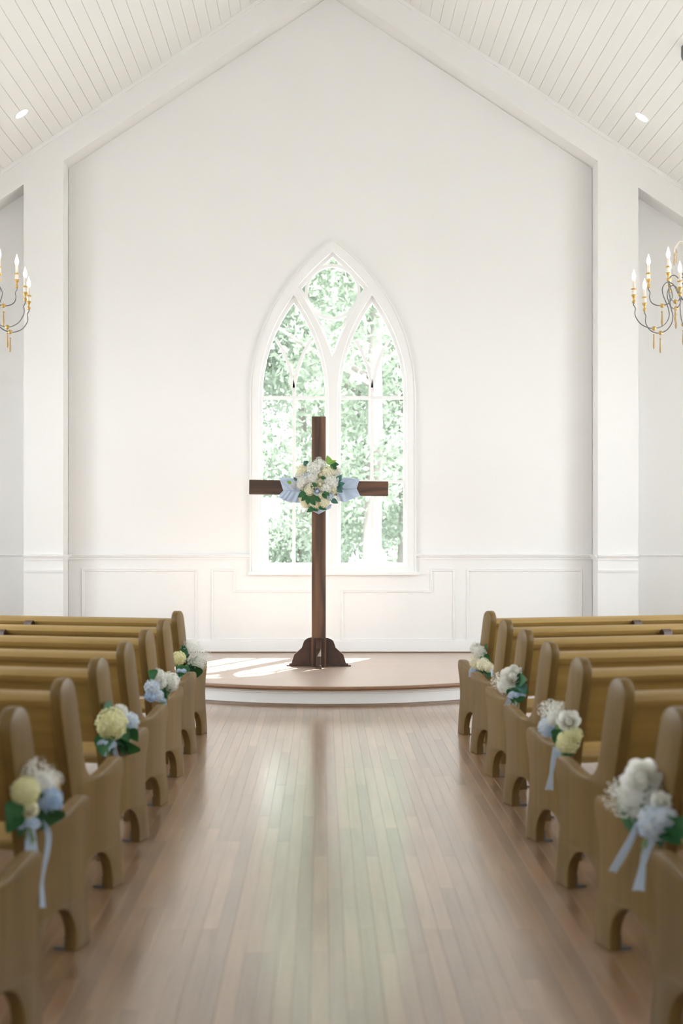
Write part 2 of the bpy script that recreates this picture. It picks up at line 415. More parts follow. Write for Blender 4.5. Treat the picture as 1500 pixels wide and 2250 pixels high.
o = link('wall_rear', wall_plate('wall_rear', [outer()]+[[(CX+q*RX-RW, RZ0), (CX+q*RX+RW, RZ0), (CX+q*RX+RW, RZ1), (CX+q*RX-RW, RZ1)] for q in (-1, 1)], YR-.2, YR), WALL)
struct(o, 'white entrance wall at the rear of the nave', 'wall')
for q in (-1, 1):
    dr = empty('window_%d' % (20 if q < 0 else 21), (CX+q*RX, YR-.1, RZ0)); struct(dr, 'tall white window added for fill light in the %s half of the rear wall' % ('left' if q < 0 else 'right'), 'window')
    hh = RZ1-RZ0; mb = MB()
    for a_, b2 in (((-RW, -.03, 0), (-RW+.07, .03, hh)), ((RW-.07, -.03, 0), (RW, .03, hh)), ((-RW, -.03, hh-.07), (RW, .03, hh)), ((-RW, -.03, 0), (RW, .03, .07)), ((-.02, -.03, 0), (.02, .03, hh)), ((-RW, -.03, hh/2-.02), (RW, .03, hh/2+.02))): mb.box(a_, b2)
    mb.build('sash_frame', TRIM, dr)
    for sx in (0, 1):
        for sz in (0, 1):
            mb = MB(); mb.box((-RW+RW*sx, -.003, hh/2*sz), (RW*sx, .003, hh/2*(sz+1))); mb.build('pane', GLASS, dr)
wn = 2
for sgn in (-1, 1):
    for k, y in enumerate(SIDE_WINDOWS):
        w = empty('window_%d' % wn, (CX+sgn*XS, y, SW_Z0)); wn += 1
        struct(w, 'tall white side window number %d from the rear in the %s nave wall' % (k+1, 'left' if sgn < 0 else 'right'), 'window')
        mb = MB(); hw = SW_W/2; hh = SW_Z1-SW_Z0; d0, d1 = sorted((0, sgn*.07))
        for a_, b2 in (((d0, -hw, 0), (d1, -hw+.06, hh)), ((d0, hw-.06, 0), (d1, hw, hh)), ((d0, -hw, 0), (d1, hw, .06)), ((d0, -hw, hh-.06), (d1, hw, hh)),
                       ((d0, -.02, 0), (d1, .02, hh)), ((d0, -hw, hh*.5-.02), (d1, hw, hh*.5+.02))): mb.box(a_, b2)
        mb.build('sash_frame', TRIM, w)
        mb = MB(); mb.box((min(0, -sgn*.05), -hw-.05, -.04), (max(0, -sgn*.05), hw+.05, 0)); mb.build('sill', TRIM, w)
        for sy in (0, 1):
            for sz in (0, 1):
                mb = MB(); mb.box((sgn*.035-.003, -hw+hw*sy, hh/2*sz), (sgn*.035+.003, hw*sy, hh/2*(sz+1))); mb.build('pane', GLASS, w)

# ceiling: two roof slopes carrying the boards
ceil = empty('ceiling', (CX, YR, RIDGE)); struct(ceil, 'white vaulted ceiling of narrow painted boards', 'ceiling')
ang = math.atan(SLOPE); slen = (XS+.25)/math.cos(ang); ylen = YF+.1-YR
mb = MB(); mb.box((-.0, 0, .018), (slen, YB+.3-YR, .16)); rs = mb.me('roof_slope')
PW = .122
mbp = MB(); mbp.box((.0025, 0, 0), (PW-.0025, ylen, .02)); bm_ = mbp.me('ceiling_board')
# chamfer the visible lower edges
mbp = MB(); g, c, x1 = .0008, .003, PW-.0008
mbp.add([(g+c, 0, 0), (x1-c, 0, 0), (x1, 0, c), (x1, 0, .02), (g, 0, .02), (g, 0, c)]+[(g+c, ylen, 0), (x1-c, ylen, 0), (x1, ylen, c), (x1, ylen, .02), (g, ylen, .02), (g, ylen, c)],
        [(0, 1, 7, 6), (1, 2, 8, 7), (2, 3, 9, 8), (3, 4, 10, 9), (4, 5, 11, 10), (5, 0, 6, 11), (5, 4, 3, 2, 1, 0), (6, 7, 8, 9, 10, 11)])
bm_ = mbp.me('ceiling_board')
for sgn in (-1, 1):
    M = (0, ang, 0) if sgn > 0 else (0, -ang, 0)
    if sgn > 0:
        r0 = link('roof_slope', rs, CEILP, ceil, rot=(0, ang, 0))
    else:
        r0 = link('roof_slope', rs, CEILP, ceil, rot=(0, ang, math.pi)); r0.location = (0, YB+.3-YR, 0)
    for k in range(int(slen/PW)):
        d = k*PW
        if sgn > 0: link('ceiling_board', bm_, CEILP, ceil, (d*math.cos(ang), 0, -d*math.sin(ang)), (0, ang, 0))
        else: link('ceiling_board', bm_, CEILP, ceil, (-d*math.cos(ang), ylen, -d*math.sin(ang)), (0, ang, math.pi))

# floor: slab, individual aisle boards, the rest of the boards as one part
floor = empty('floor', (CX, 5, 0)); struct(floor, 'narrow worn oak floorboards running down the aisle', 'floor')
mb = MB(); mb.box((-XS-.2, YR-5-.2, -.2), (XS+.2, YB-5+.2, -.016)); mb.build('subfloor', SHOEW, floor)
BW = .0585
rb = random.Random(3); plank_mesh = {}
A0, A1, AY0, AY1 = -1.14, 1.2, 3.9, 12.5
def plank(L):
    if L not in plank_mesh:
        m_ = MB(); m_.box((.0002, .0002, -.016), (BW-.0002, L-.0002, 0), .0005); plank_mesh[L] = m_.me('floorboard')
    return plank_mesh[L]
ncol = int((A1-A0)/BW); rest = MB(); nb = 0
for c in range(int(-XS/BW), int(XS/BW)):
    x = c*BW; aisle = A0 <= x < A1
    y = YR
    def rest_plank(y0, y1):
        rest.box((x+.0002, y0-5+.0002, -.016), (x+BW-.0002, y1-5-.0002, rb.uniform(-.0003, 0)), .0005)
    if not aisle:
        while y < YB:
            L = rb.choice((1.2, 1.5, 1.8, 2.1, 2.4)); rest_plank(y, min(y+L, YB)); y += L
    else:
        while y < AY0:
            L = min(rb.choice((1.2, 1.8, 2.4)), AY0-y); rest_plank(y, y+L); y += L
        y = AY0; first = rb.choice((.3, .6, .9, 1.2, 1.5))
        while y < AY1-.01:
            L = first if first else rb.choice((1.2, 1.5, 1.8, 2.1)); first = None
            if AY1-y-L < .3: L = round(AY1-y, 3)
            link('floorboard', plank(L), FLOORW, floor, (x, y-5, rb.uniform(-.0004, 0))); nb += 1; y += L
o = rest.build('floorboards_under_pews', FLOORW, floor); o['kind'] = 'stuff'

# platform
PB, PA, PZ = 3.24, 2.58, .165
def ell(k, n=72):
    return [((PA+k)*math.cos(math.pi+math.pi*i/n), (PB+k)*math.sin(math.pi+math.pi*i/n)) for i in range(n+1)]
plat = empty('platform', (CX, YB, 0)); struct(plat, 'low curved altar platform of pale boards with white riser', 'platform')
def slab(name, k, z0, z1, mat, bev=0):
    me = plate2d(name, [ell(k)], z1-z0, bev); o = link(name, me, mat, plat, (0, 0, (z0+z1)/2)); return o
slab('platform_top', .004, PZ-.030, PZ, STAGEW)
def band(name, k, prof, mat):      # profile (out, z) swept along the curved edge
    n = 72; v = []; f = []; m = len(prof)
    for i in range(n+1):
        a = math.pi+math.pi*i/n
        for d, z in prof:
            v.append(((PA+k+d)*math.cos(a), (PB+k+d)*math.sin(a), z))
    for i in range(n):
        for j in range(m-1): f.append((i*m+j, i*m+j+1, (i+1)*m+j+1, (i+1)*m+j))
    me = mesh(name, v, f); o = link(name, me, mat, plat, smooth=False); smooth_by_angle(me, 40); return o
band('riser', 0, [(-.03, 0), (-.02, 0), (-.02, .035), (-.02, .104), (-.014, .108), (-.014, .116), (-.004, .126), (-.004, PZ-.03), (-.03, PZ-.03)], TRIM)
band('nosing', 0, [(0, PZ-.031), (.012, PZ-.031), (.019, PZ-.025), (.021, PZ-.016), (.019, PZ-.006), (.012, PZ+.0005), (-.03, PZ+.0005)], NOSEW)
band('shoe_moulding', 0, [(-.02, .022), (-.012, .021), (-.004, .014), (0, .0), ], SHOEW)

# chair rails, base boards, panel mouldings
RZ = 1.195
tn = 1
def trim(bl, label):
    global tn
    o = bl.build('trim_%d' % tn, TRIM); tn += 1; struct(o, label, 'trim'); return o
def rail_seg(mb, x0, x1, y, z=RZ):        # moulded profile on a wall facing the camera
    prof = [(0, z-.05), (.010, z-.05), (.012, z-.03), (.022, z-.022), (.026, z-.008), (.034, z-.006), (.034, z+.004), (.006, z+.012), (0, z+.012)]
    v = [(x0, y-d, zz) for d, zz in prof]+[(x1, y-d, zz) for d, zz in prof]; n = len(prof)
    mb.add(v, [(i, i+1, n+i+1, n+i) for i in range(n-1)]+[tuple(range(n))[::-1], tuple(range(n, 2*n))])
wx0, wx1 = WXC-181/S_W-.006, WXC+181/S_W+.006
for (x0, x1, y, lab) in ((GX0, wx0, YB, 'white chair rail on the niche wall left of the window'), (wx1, GX1, YB, 'white chair rail on the niche wall right of the window'),
                         (-3.073, GX0, YF, 'white chair rail across the left pilaster'), (GX1, 3.241, YF, 'white chair rail across the right pilaster'),
                         (-4.45, -3.073, YM, 'white chair rail in the left side recess'), (3.241, 4.6, YM, 'white chair rail in the right side recess')):
    m_ = MB(); rail_seg(m_, x0, x1, y); trim(m_, lab)
for sx, xw, lab in ((1, GX0, 'white chair rail on the left reveal of the niche'), (-1, GX1, 'white chair rail on the right reveal of the niche')):
    m_ = MB()
    for (d, z0, z1) in ((.012, RZ-.05, RZ-.02), (.026, RZ-.02, RZ-.006), (.034, RZ-.006, RZ+.006)):
        m_.box((min(xw, xw+sx*d), YF, z0), (max(xw, xw+sx*d), YB, z1))
    trim(m_, lab)
def frame_mould(path, y, label):          # closed panel moulding following a path in X,Z
    m_ = MB(); n = len(path); W = .030
    prof = [(0, 0), (.004, .010), (.010, .014), (.017, .009), (.024, .012), (W, .004), (W, 0)]
    v = []; f = []
    for i in range(n):
        p0 = Vector(path[i-1]); p = Vector(path[i]); p1 = Vector(path[(i+1) % n])
        a = (p-p0).normalized(); b2 = (p1-p).normalized()
        na, nbb = Vector((-a.y, a.x)), Vector((-b2.y, b2.x)); mt = (na+nbb); mt = mt/max(1e-6, mt.dot(na))
        for d, h in prof: q = p+mt*d; v.append((q.x, y-h, q.y))
    k = len(prof)
    for i in range(n):
        j = (i+1) % n
        for q in range(k-1): f.append((i*k+q, j*k+q, j*k+q+1, i*k+q+1))
    m_.add(v, f); return trim(m_, label)
def rect(x0, x1, z0, z1): return [(x0, z0), (x1, z0), (x1, z1), (x0, z1)]
zt = wp(0, 1249)[1]; zb_ = wp(0, 1409)[1]; zn = wp(0, 1296)[1]
X = lambda px: wp(px, 0)[0]
frame_mould(rect(X(179), X(434), zb_, zt), YB, 'wide rectangular panel moulding at the left end of the niche wall')
frame_mould(rect(X(1024), X(1279), zb_, zt), YB, 'wide rectangular panel moulding at the right end of the niche wall')
frame_mould([(X(463), zb_), (X(713), zb_), (X(713), zn), (X(518), zn), (X(518), zt), (X(463), zt)], YB, 'stepped panel moulding under the left half of the window')
frame_mould([(X(748), zb_), (X(1000), zb_), (X(1000), zt), (X(944), zt), (X(944), zn), (X(748), zn)], YB, 'stepped panel moulding under the right half of the window')
ym = F/YM; yf = F/YF
for (x0, x1, yy, lab) in ((-3.073, GX0, YF, 'white horizontal panel moulding across the left pilaster'), (GX1, 3.241, YF, 'white horizontal panel moulding across the right pilaster')):
    m_ = MB(); z = H-(1251-VY)/yf
    m_.box((x0, yy-.012, z-.03), (x1, yy, z-.018)); m_.box((x0, yy-.018, z-.018), (x1, yy, z)); trim(m_, lab)
frame_mould(rect(-4.35, (38-VX)/ym, .22, H-(1249-VY)/ym), YM, 'rectangular panel moulding in the left side recess')
frame_mould(rect((1419-VX)/ym, 4.5, .22, H-(1251-VY)/ym), YM, 'rectangular panel moulding in the right side recess')
def base(name, x0, x1, y, z0, h, label):
    m_ = MB(); m_.box((x0, y-.018, z0), (x1, y, z0+h-.025)); m_.box((x0, y-.012, z0+h-.025), (x1, y, z0+h-.008)); m_.box((x0, y-.006, z0+h-.008), (x1, y, z0+h))
    r_ = m_.build(name, TRIM); struct(r_, label, 'baseboard')
    s_ = MB(); s_.box((x0, y-.034, z0), (x1, y-.018, z0+.014), .005); s_.build('shoe_moulding', SHOEW, r_)
base('baseboard_back', GX0, GX1, YB, PZ, .145, 'white base board on the niche wall behind the platform')
for nm, x0, x1, y, lab in (('baseboard_left', -3.073, GX0, YF, 'white base board of the left pilaster'), ('baseboard_right', GX1, 3.241, YF, 'white base board of the right pilaster'),
                           ('baseboard_left_recess', -4.45, -3.073, YM, 'white base board in the left recess'), ('baseboard_right_recess', 3.241, 4.6, YM, 'white base board in the right recess')):
    base(nm, x0, x1, y, 0, .145, lab)
for sgn, lab in ((-1, 'slim white bead where the left ceiling slope meets the gable wall'), (1, 'slim white bead where the right ceiling slope meets the gable wall')):
    m_ = MB(); x0, x1 = CX, CX+sgn*XS; w = .045
    v = []
    for x in (x0, x1):
        for y in (YF-.022, YF):
            for dz in (-w, .01): v.append((x, y, ceil_z(x)+dz))
    m_.add(v, [(0, 1, 5, 4), (2, 6, 7, 3), (0, 4, 6, 2), (1, 3, 7, 5), (0, 2, 3, 1), (4, 5, 7, 6)]); trim(m_, lab)

# ------------------------------------------------------------------ pews
END_T = .046
top_prof = [(-.004, .05), (-.022, .15), (-.043, .27), (-.034, .38), (-.008, .46), (-.002, .50), (-.014, .526), (-.050, .535), (-.095, .530), (-.15, .515), (-.21, .498), (-.27, .491),
            (-.325, .500), (-.368, .528), (-.394, .572), (-.412, .63), (-.448, .76), (-.478, .855), (-.503, .895), (-.545, .914), (-.588, .905), (-.615, .868), (-.612, .81), (-.577, .68), (-.540, .55), (-.512, .43),
            (-.498, .30), (-.502, .18), (-.515, .06)]
prof = [(0, 0)]+[(p.x, p.y) for p in catmull(top_prof, 5)]+[(-.525, 0), (-.405, 0)]
prof += [(-.2625-.1425*math.cos(math.pi*i/16), .035+.145*math.sin(math.pi*i/16)) for i in range(17)]+[(-.12, 0)]
end_me = plate2d('end_panel', [prof], END_T, .006)
c = np.empty(len(end_me.vertices)*3, np.float32); end_me.vertices.foreach_get('co', c); c = c.reshape(-1, 3)
end_me.vertices.foreach_set('co', np.stack([c[:, 2], c[:, 0], c[:, 1]], 1).ravel()); end_me.update()
bm = bmesh.new(); bm.from_mesh(end_me); bmesh.ops.recalc_face_normals(bm, faces=bm.faces); bm.to_mesh(end_me); bm.free()
smooth_by_angle(end_me, 30)
PEWL = 3.15
LEAN = math.atan2(.105, .40)
def pew_meshes(s):         # s = +1: pew runs to +x
    x0, x1 = END_T*.8, PEWL-END_T*.8
    def bx(a, b, M=None, c=.004):
        m_ = MB(); lo = (min(s*a[0], s*b[0]), a[1], a[2]); hi = (max(s*a[0], s*b[0]), b[1], b[2]); m_.box(lo, hi, c, M=M); return m_
    T = Matrix.Translation((0, -.452, .40)) @ Matrix.Rotation(LEAN, 4, 'X')
    d = {}
    d['back_panel'] = bx((x0, -.013, .135), (x1, .013, .445), T).me('back_panel')
    cap = MB(); T2 = T
    pr = [(-.034, .425), (-.040, .437), (-.040, .455), (-.030, .466), (0.0, .472), (.030, .470), (.036, .455), (.034, .425)]
    v = [T2 @ Vector((s*x, u, z)) for x in (x0, x1) for u, z in pr]; n = len(pr)
    f = [(i, (i+1) % n, n+(i+1) % n, n+i) for i in range(n)]+[tuple(range(n))[::-1], tuple(range(n, 2*n))]
    cap.add(v, f); cm = cap.me('cap_rail')
    b5 = bmesh.new(); b5.from_mesh(cm); bmesh.ops.recalc_face_normals(b5, faces=b5.faces); b5.to_mesh(cm); b5.free(); smooth_by_angle(cm, 40); d['cap_rail'] = cm
    d['seat'] = bx((x0, -.455, .425), (x1, -.045, .455), None, .008).me('seat')
    d['middle_support'] = bx((PEWL/2-.02, -.43, 0), (PEWL/2+.02, -.08, .425), None, 0).me('middle_support')
    fb = MB(); v = [(0, 0), (.045, 0), (.045, .006), (.005, .006), (.005, .05), (0, .05)]
    fb.add([(s*x, y, z) for y in (0, .03) for x, z in v], [(0, 1, 2, 3), (0, 3, 4, 5), (9, 8, 7, 6), (11, 10, 9, 6)]+[(i, (i+1) % 6, 6+(i+1) % 6, 6+i) for i in range(6)])
    d['floor_bracket'] = fb.me('floor_bracket')
    m_ = MB()     # small rounded bracket on the rear of the back
    pts = [(0, .36), (0, .425), (-.026, .425), (-.026, .448), (-.045, .466), (-.075, .460), (-.092, .43), (-.092, .36)]
    xx = 1.07
    v = [T @ Vector((s*x, u-.013, z)) for x in (xx, xx+.06) for u, z in pts]; n = len(pts)
    m_.add(v, [(i, (i+1) % n, n+(i+1) % n, n+i) for i in range(n)]+[tuple(range(n))[::-1], tuple(range(n, 2*n))])
    bmm = m_.me('rack_bracket'); b5 = bmesh.new(); b5.from_mesh(bmm); bmesh.ops.recalc_face_normals(b5, faces=b5.faces); b5.to_mesh(bmm); b5.free(); d['rack_bracket'] = bmm
    return d
PM = {1: pew_meshes(1), -1: pew_meshes(-1)}
ORD = ['first', 'second', 'third', 'fourth', 'fifth', 'sixth', 'seventh', 'eighth']
PEW_Y = [10.513-.881*i for i in range(8)]
XL, XR = -.835, .975
TH = {-1: math.radians(15), 1: math.radians(16)}
flowered = {0: 'with flowers on its end', 2: 'with flowers on its end', 4: 'with flowers on its end', 6: 'with flowers on its end'}
for s in (-1, 1):
    for i in range(8):
        r = empty('pew', (XL if s < 0 else XR, PEW_Y[i], 0), -TH[-1] if s < 0 else TH[1])
        tag(r, 'oak pew %s of the aisle, %s row from the altar' % ('left' if s < 0 else 'right', ORD[i])+(', bouquet tied to its end' if i in flowered else ''), 'pew', 'oak pews along the aisle')
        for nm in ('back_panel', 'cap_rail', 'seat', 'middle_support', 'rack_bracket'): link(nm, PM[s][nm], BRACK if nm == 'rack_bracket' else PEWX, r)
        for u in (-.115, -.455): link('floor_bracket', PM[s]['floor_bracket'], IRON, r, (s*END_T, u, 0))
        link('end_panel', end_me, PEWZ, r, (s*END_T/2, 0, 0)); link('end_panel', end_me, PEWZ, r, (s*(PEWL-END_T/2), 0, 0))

# ------------------------------------------------------------------ cross
CZ = 13.80; PWD = .133
cxp = P(700, 1155, CZ-.06).x
cross = empty('wooden_cross', (cxp, CZ, PZ)); tag(cross, 'tall dark stained wooden cross standing on the altar platform', 'cross')
def cbox(name, a, b, mat, c=.004, parent=cross, M=None):
    m_ = MB(); m_.box(a, b, 0, M=M); me = m_.me(name)
    bmx = bmesh.new(); bmx.from_mesh(me); bmesh.ops.bevel(bmx, geom=bmx.edges[:], offset=c, segments=1, affect='EDGES'); bmx.to_mesh(me); bmx.free()
    return link(name, me, mat, parent)
topz = P(0, 915, CZ-.06).z-PZ
cbox('post', (-PWD/2, -.06, 0), (PWD/2, .06, topz), CROSSZ)
zarm = P(0, 1072, CZ-.06).z-PZ
Mx = Matrix.Translation((0, 0, zarm)) @ Matrix.Rotation(math.radians(.75), 4, 'Y')
cbox('cross_beam', (-.658, -.062, -.069), (.658, .058, .069), CROSSX, M=Mx)
bp = [(0, 0), (.20, 0), (.20, .018), (.178, .022), (.168, .055), (.152, .103), (.108, .142), (.080, .168), (.070, .200), (.058, .232), (.035, .252), (.012, .262), (0, .262)]
bme = plate2d('base_bracket', [bp], .045, .003)
for k in range(4):
    br = link('base_bracket', bme, BRACK, cross, (0, 0, 0))
    a = k*math.pi/2; dx, dy = math.cos(a), math.sin(a)
    off = PWD/2+.014 if k % 2 == 0 else .06+.014
    br.location = (dx*off, dy*off, .008); br.rotation_euler = (math.pi/2, 0, a)
    m_ = MB(); m_.box((off-.014, -.05, .0), (off, .05, .272), M=Matrix.Rotation(a, 4, 'Z')); m_.build('mounting_plate', BRACK, cross)
    m_ = MB(); m_.box((off, -.028, 0), (off+.225, .028, .010), M=Matrix.Rotation(a, 4, 'Z')); m_.build('foot_plate', BRACK, cross)

# ------------------------------------------------------------------ flowers
def fib(n):
    g = math.pi*(3-5**.5)
    for i in range(n):
        z = 1-2*(i+.5)/n; r = (1-z*z)**.5; yield Vector((r*math.cos(g*i), r*math.sin(g*i), z))
def basis(n):
    n = n.normalized(); u = n.cross(Vector((0, 0, 1))) if abs(n.z) < .9 else n.cross(Vector((1, 0, 0))); u.normalize(); return u, n.cross(u)
_fc = {}
def hydrangea(seed):
    k = ('h', seed)
    if k in _fc: return _fc[k]
    q = random.Random(seed); m_ = MB(); m_.ball((0, 0, 0), .80, 10, 7)
    n = 95
    for d in fib(n):
        d = (d+Vector((q.uniform(-.1, .1), q.uniform(-.1, .1), q.uniform(-.1, .1)))).normalized()
        rr = q.uniform(.86, 1.04); c0 = d*rr; u, w = basis(d); a0 = q.uniform(0, 6.28); sz = q.uniform(.20, .27)
        v = [c0-d*.06]; f = []
        for p in range(4):
            a = a0+p*math.pi/2; e = u*math.cos(a)+w*math.sin(a); g = w*math.cos(a)-u*math.sin(a)
            i0 = len(v); tilt = q.uniform(-.03, .10)
            v += [c0+(e*.5-g*.42)*sz+d*tilt*.6, c0+e*sz+d*tilt, c0+(e*.5+g*.42)*sz+d*tilt*.6]
            f.append((0, i0, i0+1, i0+2))
        m_.add(v, f)
    _fc[k] = m_.me('hydrangea'); return _fc[k]
def rose(seed):
    k = ('r', seed)
    if k in _fc: return _fc[k]
    q = random.Random(seed); m_ = MB()
    m_.ball((0, 0, .12), .40, 10, 7, sc=(1, 1, 1.2))
    for ring, (n, tilt, rad, hh) in enumerate(((3, .05, .44, 1.0), (4, .18, .60, .98), (5, .42, .78, .92), (6, .75, .95, .80))):
        for p in range(n):
            a = 2*math.pi*(p+.5*ring)/n+q.uniform(-.15, .15); W = 2.5/n*1.35; v = []; f = []
            G = 5
            for i in range(G):
                t = i/(G-1)
                for j in range(G):
                    sgm = (j/(G-1)-.5)*2; aa = a+sgm*W*(.55+.45*math.sin(math.pi*min(1, t*.75+.1)))
                    rr = rad*(.35+.65*math.sin(t*math.pi*.55))+tilt*.35*max(0, t-.55)*2*(1-sgm*sgm*.5)
                    z = -.55+hh*(1.25*t)-.22*sgm*sgm*t-tilt*.5*max(0, t-.6)
                    v.append((rr*math.cos(aa), rr*math.sin(aa), z))
            for i in range(G-1):
                for j in range(G-1): f.append((i*G+j, i*G+j+1, (i+1)*G+j+1, (i+1)*G+j))
            m_.add(v, f)
    me = m_.me('rose'); me.shade_smooth(); _fc[k] = me; return me
def breath(seed, n=330):
    k = ('b', seed, n)
    if k in _fc: return _fc[k]
    q = random.Random(seed); m_ = MB(); base_ = Vector((0, 0, -1.1))
    for i in range(n):
        d = Vector((q.gauss(0, 1), q.gauss(0, 1), q.gauss(.25, 1))).normalized(); p = d*(q.random()**.4)*1.05
        r = q.uniform(.038, .062)
        m_.add([p+Vector(t)*r for t in ((1, 0, 0), (-1, 0, 0), (0, 1, 0), (0, -1, 0), (0, 0, 1), (0, 0, -1))],
               [(0, 2, 4), (2, 1, 4), (1, 3, 4), (3, 0, 4), (2, 0, 5), (1, 2, 5), (3, 1, 5), (0, 3, 5)])
        if i % 5 == 0:
            m_.tube([base_*.6+p*.15, (base_*.3+p)*.6, p*.97], .006, 3, 1, caps=False)
    me = m_.me('babys_breath'); _fc[k] = me; return me
def leaf_mesh(seed):
    k = ('l', seed)
    if k in _fc: return _fc[k]
    q = random.Random(seed); n = 7; v = []; f = []; bend = q.uniform(.1, .4); fold = q.uniform(.15, .35)
    for i in range(n):
        t = i/(n-1); w = .36*math.sin(math.pi*(t**.8))**.8*(1-.15*t) if 0 < i < n-1 else .01
        z = -bend*t*t
        v += [(t, -w, z+w*fold), (t, 0, z), (t, w, z+w*fold)]
    for i in range(n-1):
        a = 3*i; f += [(a, a+3, a+4, a+1), (a+1, a+4, a+5, a+2)]
    me = mesh('leaf', v, f); me.shade_smooth(); _fc[k] = me; return me
def place(name, me, mat, p, r, parent, direction, roll=0, q=rnd):
    key = (me.name, mat.name if not isinstance(mat, list) else mat[0].name)
    m2 = _fc.setdefault(('m',)+key, None)
    if m2 is None:
        m2 = me.copy() if me.materials else me
        m2.materials.clear()
        for mm in (mat if isinstance(mat, list) else [mat]): m2.materials.append(mm)
        _fc[('m',)+key] = m2
    o = bpy.data.objects.new(name, m2); COL.objects.link(o); o.parent = parent
    o.location = Vector(p)-parent.location; o.scale = (r, r, r)
    d = Vector(direction).normalized()
    o.rotation_euler = (d.to_track_quat('Z', 'Y').to_matrix() @ Matrix.Rotation(roll, 3, 'Z')).to_euler()
    return o
def put_leaf(p, direction, length, mat, parent, seed, roll=0.0):
    me = leaf_mesh(seed % 5)
    key = ('m', 'leaf%d' % (seed % 5), mat.name)
    if key not in _fc: m2 = me.copy(); m2.materials.clear(); m2.materials.append(mat); _fc[key] = m2
    o = bpy.data.objects.new('leaf', _fc[key]); COL.objects.link(o); o.parent = parent
    o.location = Vector(p)-parent.location; o.scale = (length,)*3
    d = Vector(direction).normalized(); 
    # x axis along d, leaf face (z) roughly to the camera
    zc = Vector((rnd.uniform(-.4, .4), -1, rnd.uniform(.1, .6))); zc = (zc-d*zc.dot(d)).normalized(); y = zc.cross(d)
    R3 = Matrix((d, y, zc)).transposed() @ Matrix.Rotation(roll, 3, 'X'); o.rotation_euler = R3.to_euler(); return o
def ribbon(pts, widths, parent, name='ribbon_tail', mat=RIBBON, face=Vector((0, 1, 0))):
    C_ = catmull(pts, 5); n = len(C_); v = []; f = []
    for i, p in enumerate(C_):
        t = (C_[min(i+1, n-1)]-C_[max(0, i-1)]).normalized(); side = t.cross(face)
        if side.length < .05: side = t.cross(Vector((1, 0, .3)))
        side.normalize(); k = i/(n-1)*(len(widths)-1); a = int(min(k, len(widths)-2)); w = widths[a]+(widths[a+1]-widths[a])*(k-a)
        nrm = side.cross(t)
        v += [p-side*w/2-parent.location, p+nrm*w*.10-parent.location, p+side*w/2-parent.location]
    for i in range(n-1): a = 3*i; f += [(a, a+1, a+4, a+3), (a+1, a+2, a+5, a+4)]
    me = mesh(name, v, f); me.shade_smooth(); o = link(name, me, mat, parent)
    return o
HS = 0
def bouquet(i, side, label, items, leaves, ribbons, bow):
    """items: (kind, px, py, r_px, forward offset) ; leaves: (px0,py0,px1,py1,mat) ; ribbons: list of (pixel points, widths px)"""
    global HS
    Y = PEW_Y[i]-.36; k = Y/F; tn_ = math.tan(TH[side]); X0 = XL if side < 0 else XR
    def Yf(px, off):        # distance at which a pixel meets the aisle face of the pew end, 'off' out from it
        kx = (px-VX)/F
        return (X0-side*off+side*tn_*PEW_Y[i])/(kx+side*tn_)
    cpx = sum(t[1] for t in items)/len(items); cpy = sum(t[2] for t in items)/len(items)
    r = empty('pew_bouquet', P(cpx, cpy+20*5/Y, Y)); tag(r, label, 'bouquet', 'flower bunches tied to the pew ends')
    tbl = {'yh': (hydrangea, YELLOW, 'hydrangea'), 'wh': (hydrangea, WHITEF, 'hydrangea'), 'ch': (hydrangea, CREAMF, 'hydrangea'), 'bh': (hydrangea, BLUEF, 'hydrangea'), 'ph': (hydrangea, PALEBLUE, 'hydrangea'),
           'cr': (rose, CREAMF, 'rose'), 'wr': (rose, WHITEF, 'rose'), 'bb': (breath, [BREATH, STEMG], 'babys_breath')}
    for (kind, px, py, rp, dy) in items:
        HS += 1; fn, mat, nm = tbl[kind]; p = P(px, py, Yf(px, rp*k*.55+dy*.35))
        d = Vector(((px-cpx)/40*.3-side*.35, -.8, .55)) if kind in ('cr', 'wr') else Vector((rnd.uniform(-.3, .3), -.25, 1))
        place(nm, fn(HS % 4), mat, p, rp*k, r, d, rnd.uniform(0, 6))
    for (x0, y0, x1, y1, mat) in leaves:
        a = P(x0, y0, Yf(x0, .03)); b = P(x1, y1, Yf(x1, rnd.uniform(.02, .05))); HS += 1
        put_leaf(a, b-a, (b-a).length*1.05, mat, r, HS)
    for pts, ws in ribbons:
        ribbon([P(x, y, Yf(x, .03)) for j, (x, y) in enumerate(pts)], [w*k for w in ws], r)
    bx, by, bs = bow
    c0 = P(bx, by, Yf(bx, .045))
    for sg in (-1, 1):
        L = bs*k*.6
        ribbon([c0, c0+Vector((sg*L*.6, -.015, L*.35)), c0+Vector((sg*L, -.02, 0)), c0+Vector((sg*L*.6, -.005, -L*.3)), c0], [L*.35, L*.6, L*.7, L*.6, L*.35], r, 'ribbon_loop')
    m_ = MB(); m_.ball(c0-r.location+Vector((0, -.01, 0)), bs*k*.28, 8, 6); m_.build('ribbon_knot', RIBBON, r, smooth=True)
    # stems going down behind the knot
    m_ = MB()
    for q in range(5):
        e = c0+Vector((rnd.uniform(-.02, .02), rnd.uniform(-.0, .03), -.05-rnd.random()*.03)); s0 = P(cpx+rnd.uniform(-8, 8), cpy, Y)
        m_.tube([s0-r.location, c0-r.location+Vector((0, .01, 0)), e-r.location], .0028, 5)
    m_.build('stems', STEMG, r)
    return r
G, LM, BG = GREEN, LIME, BLUEGREEN
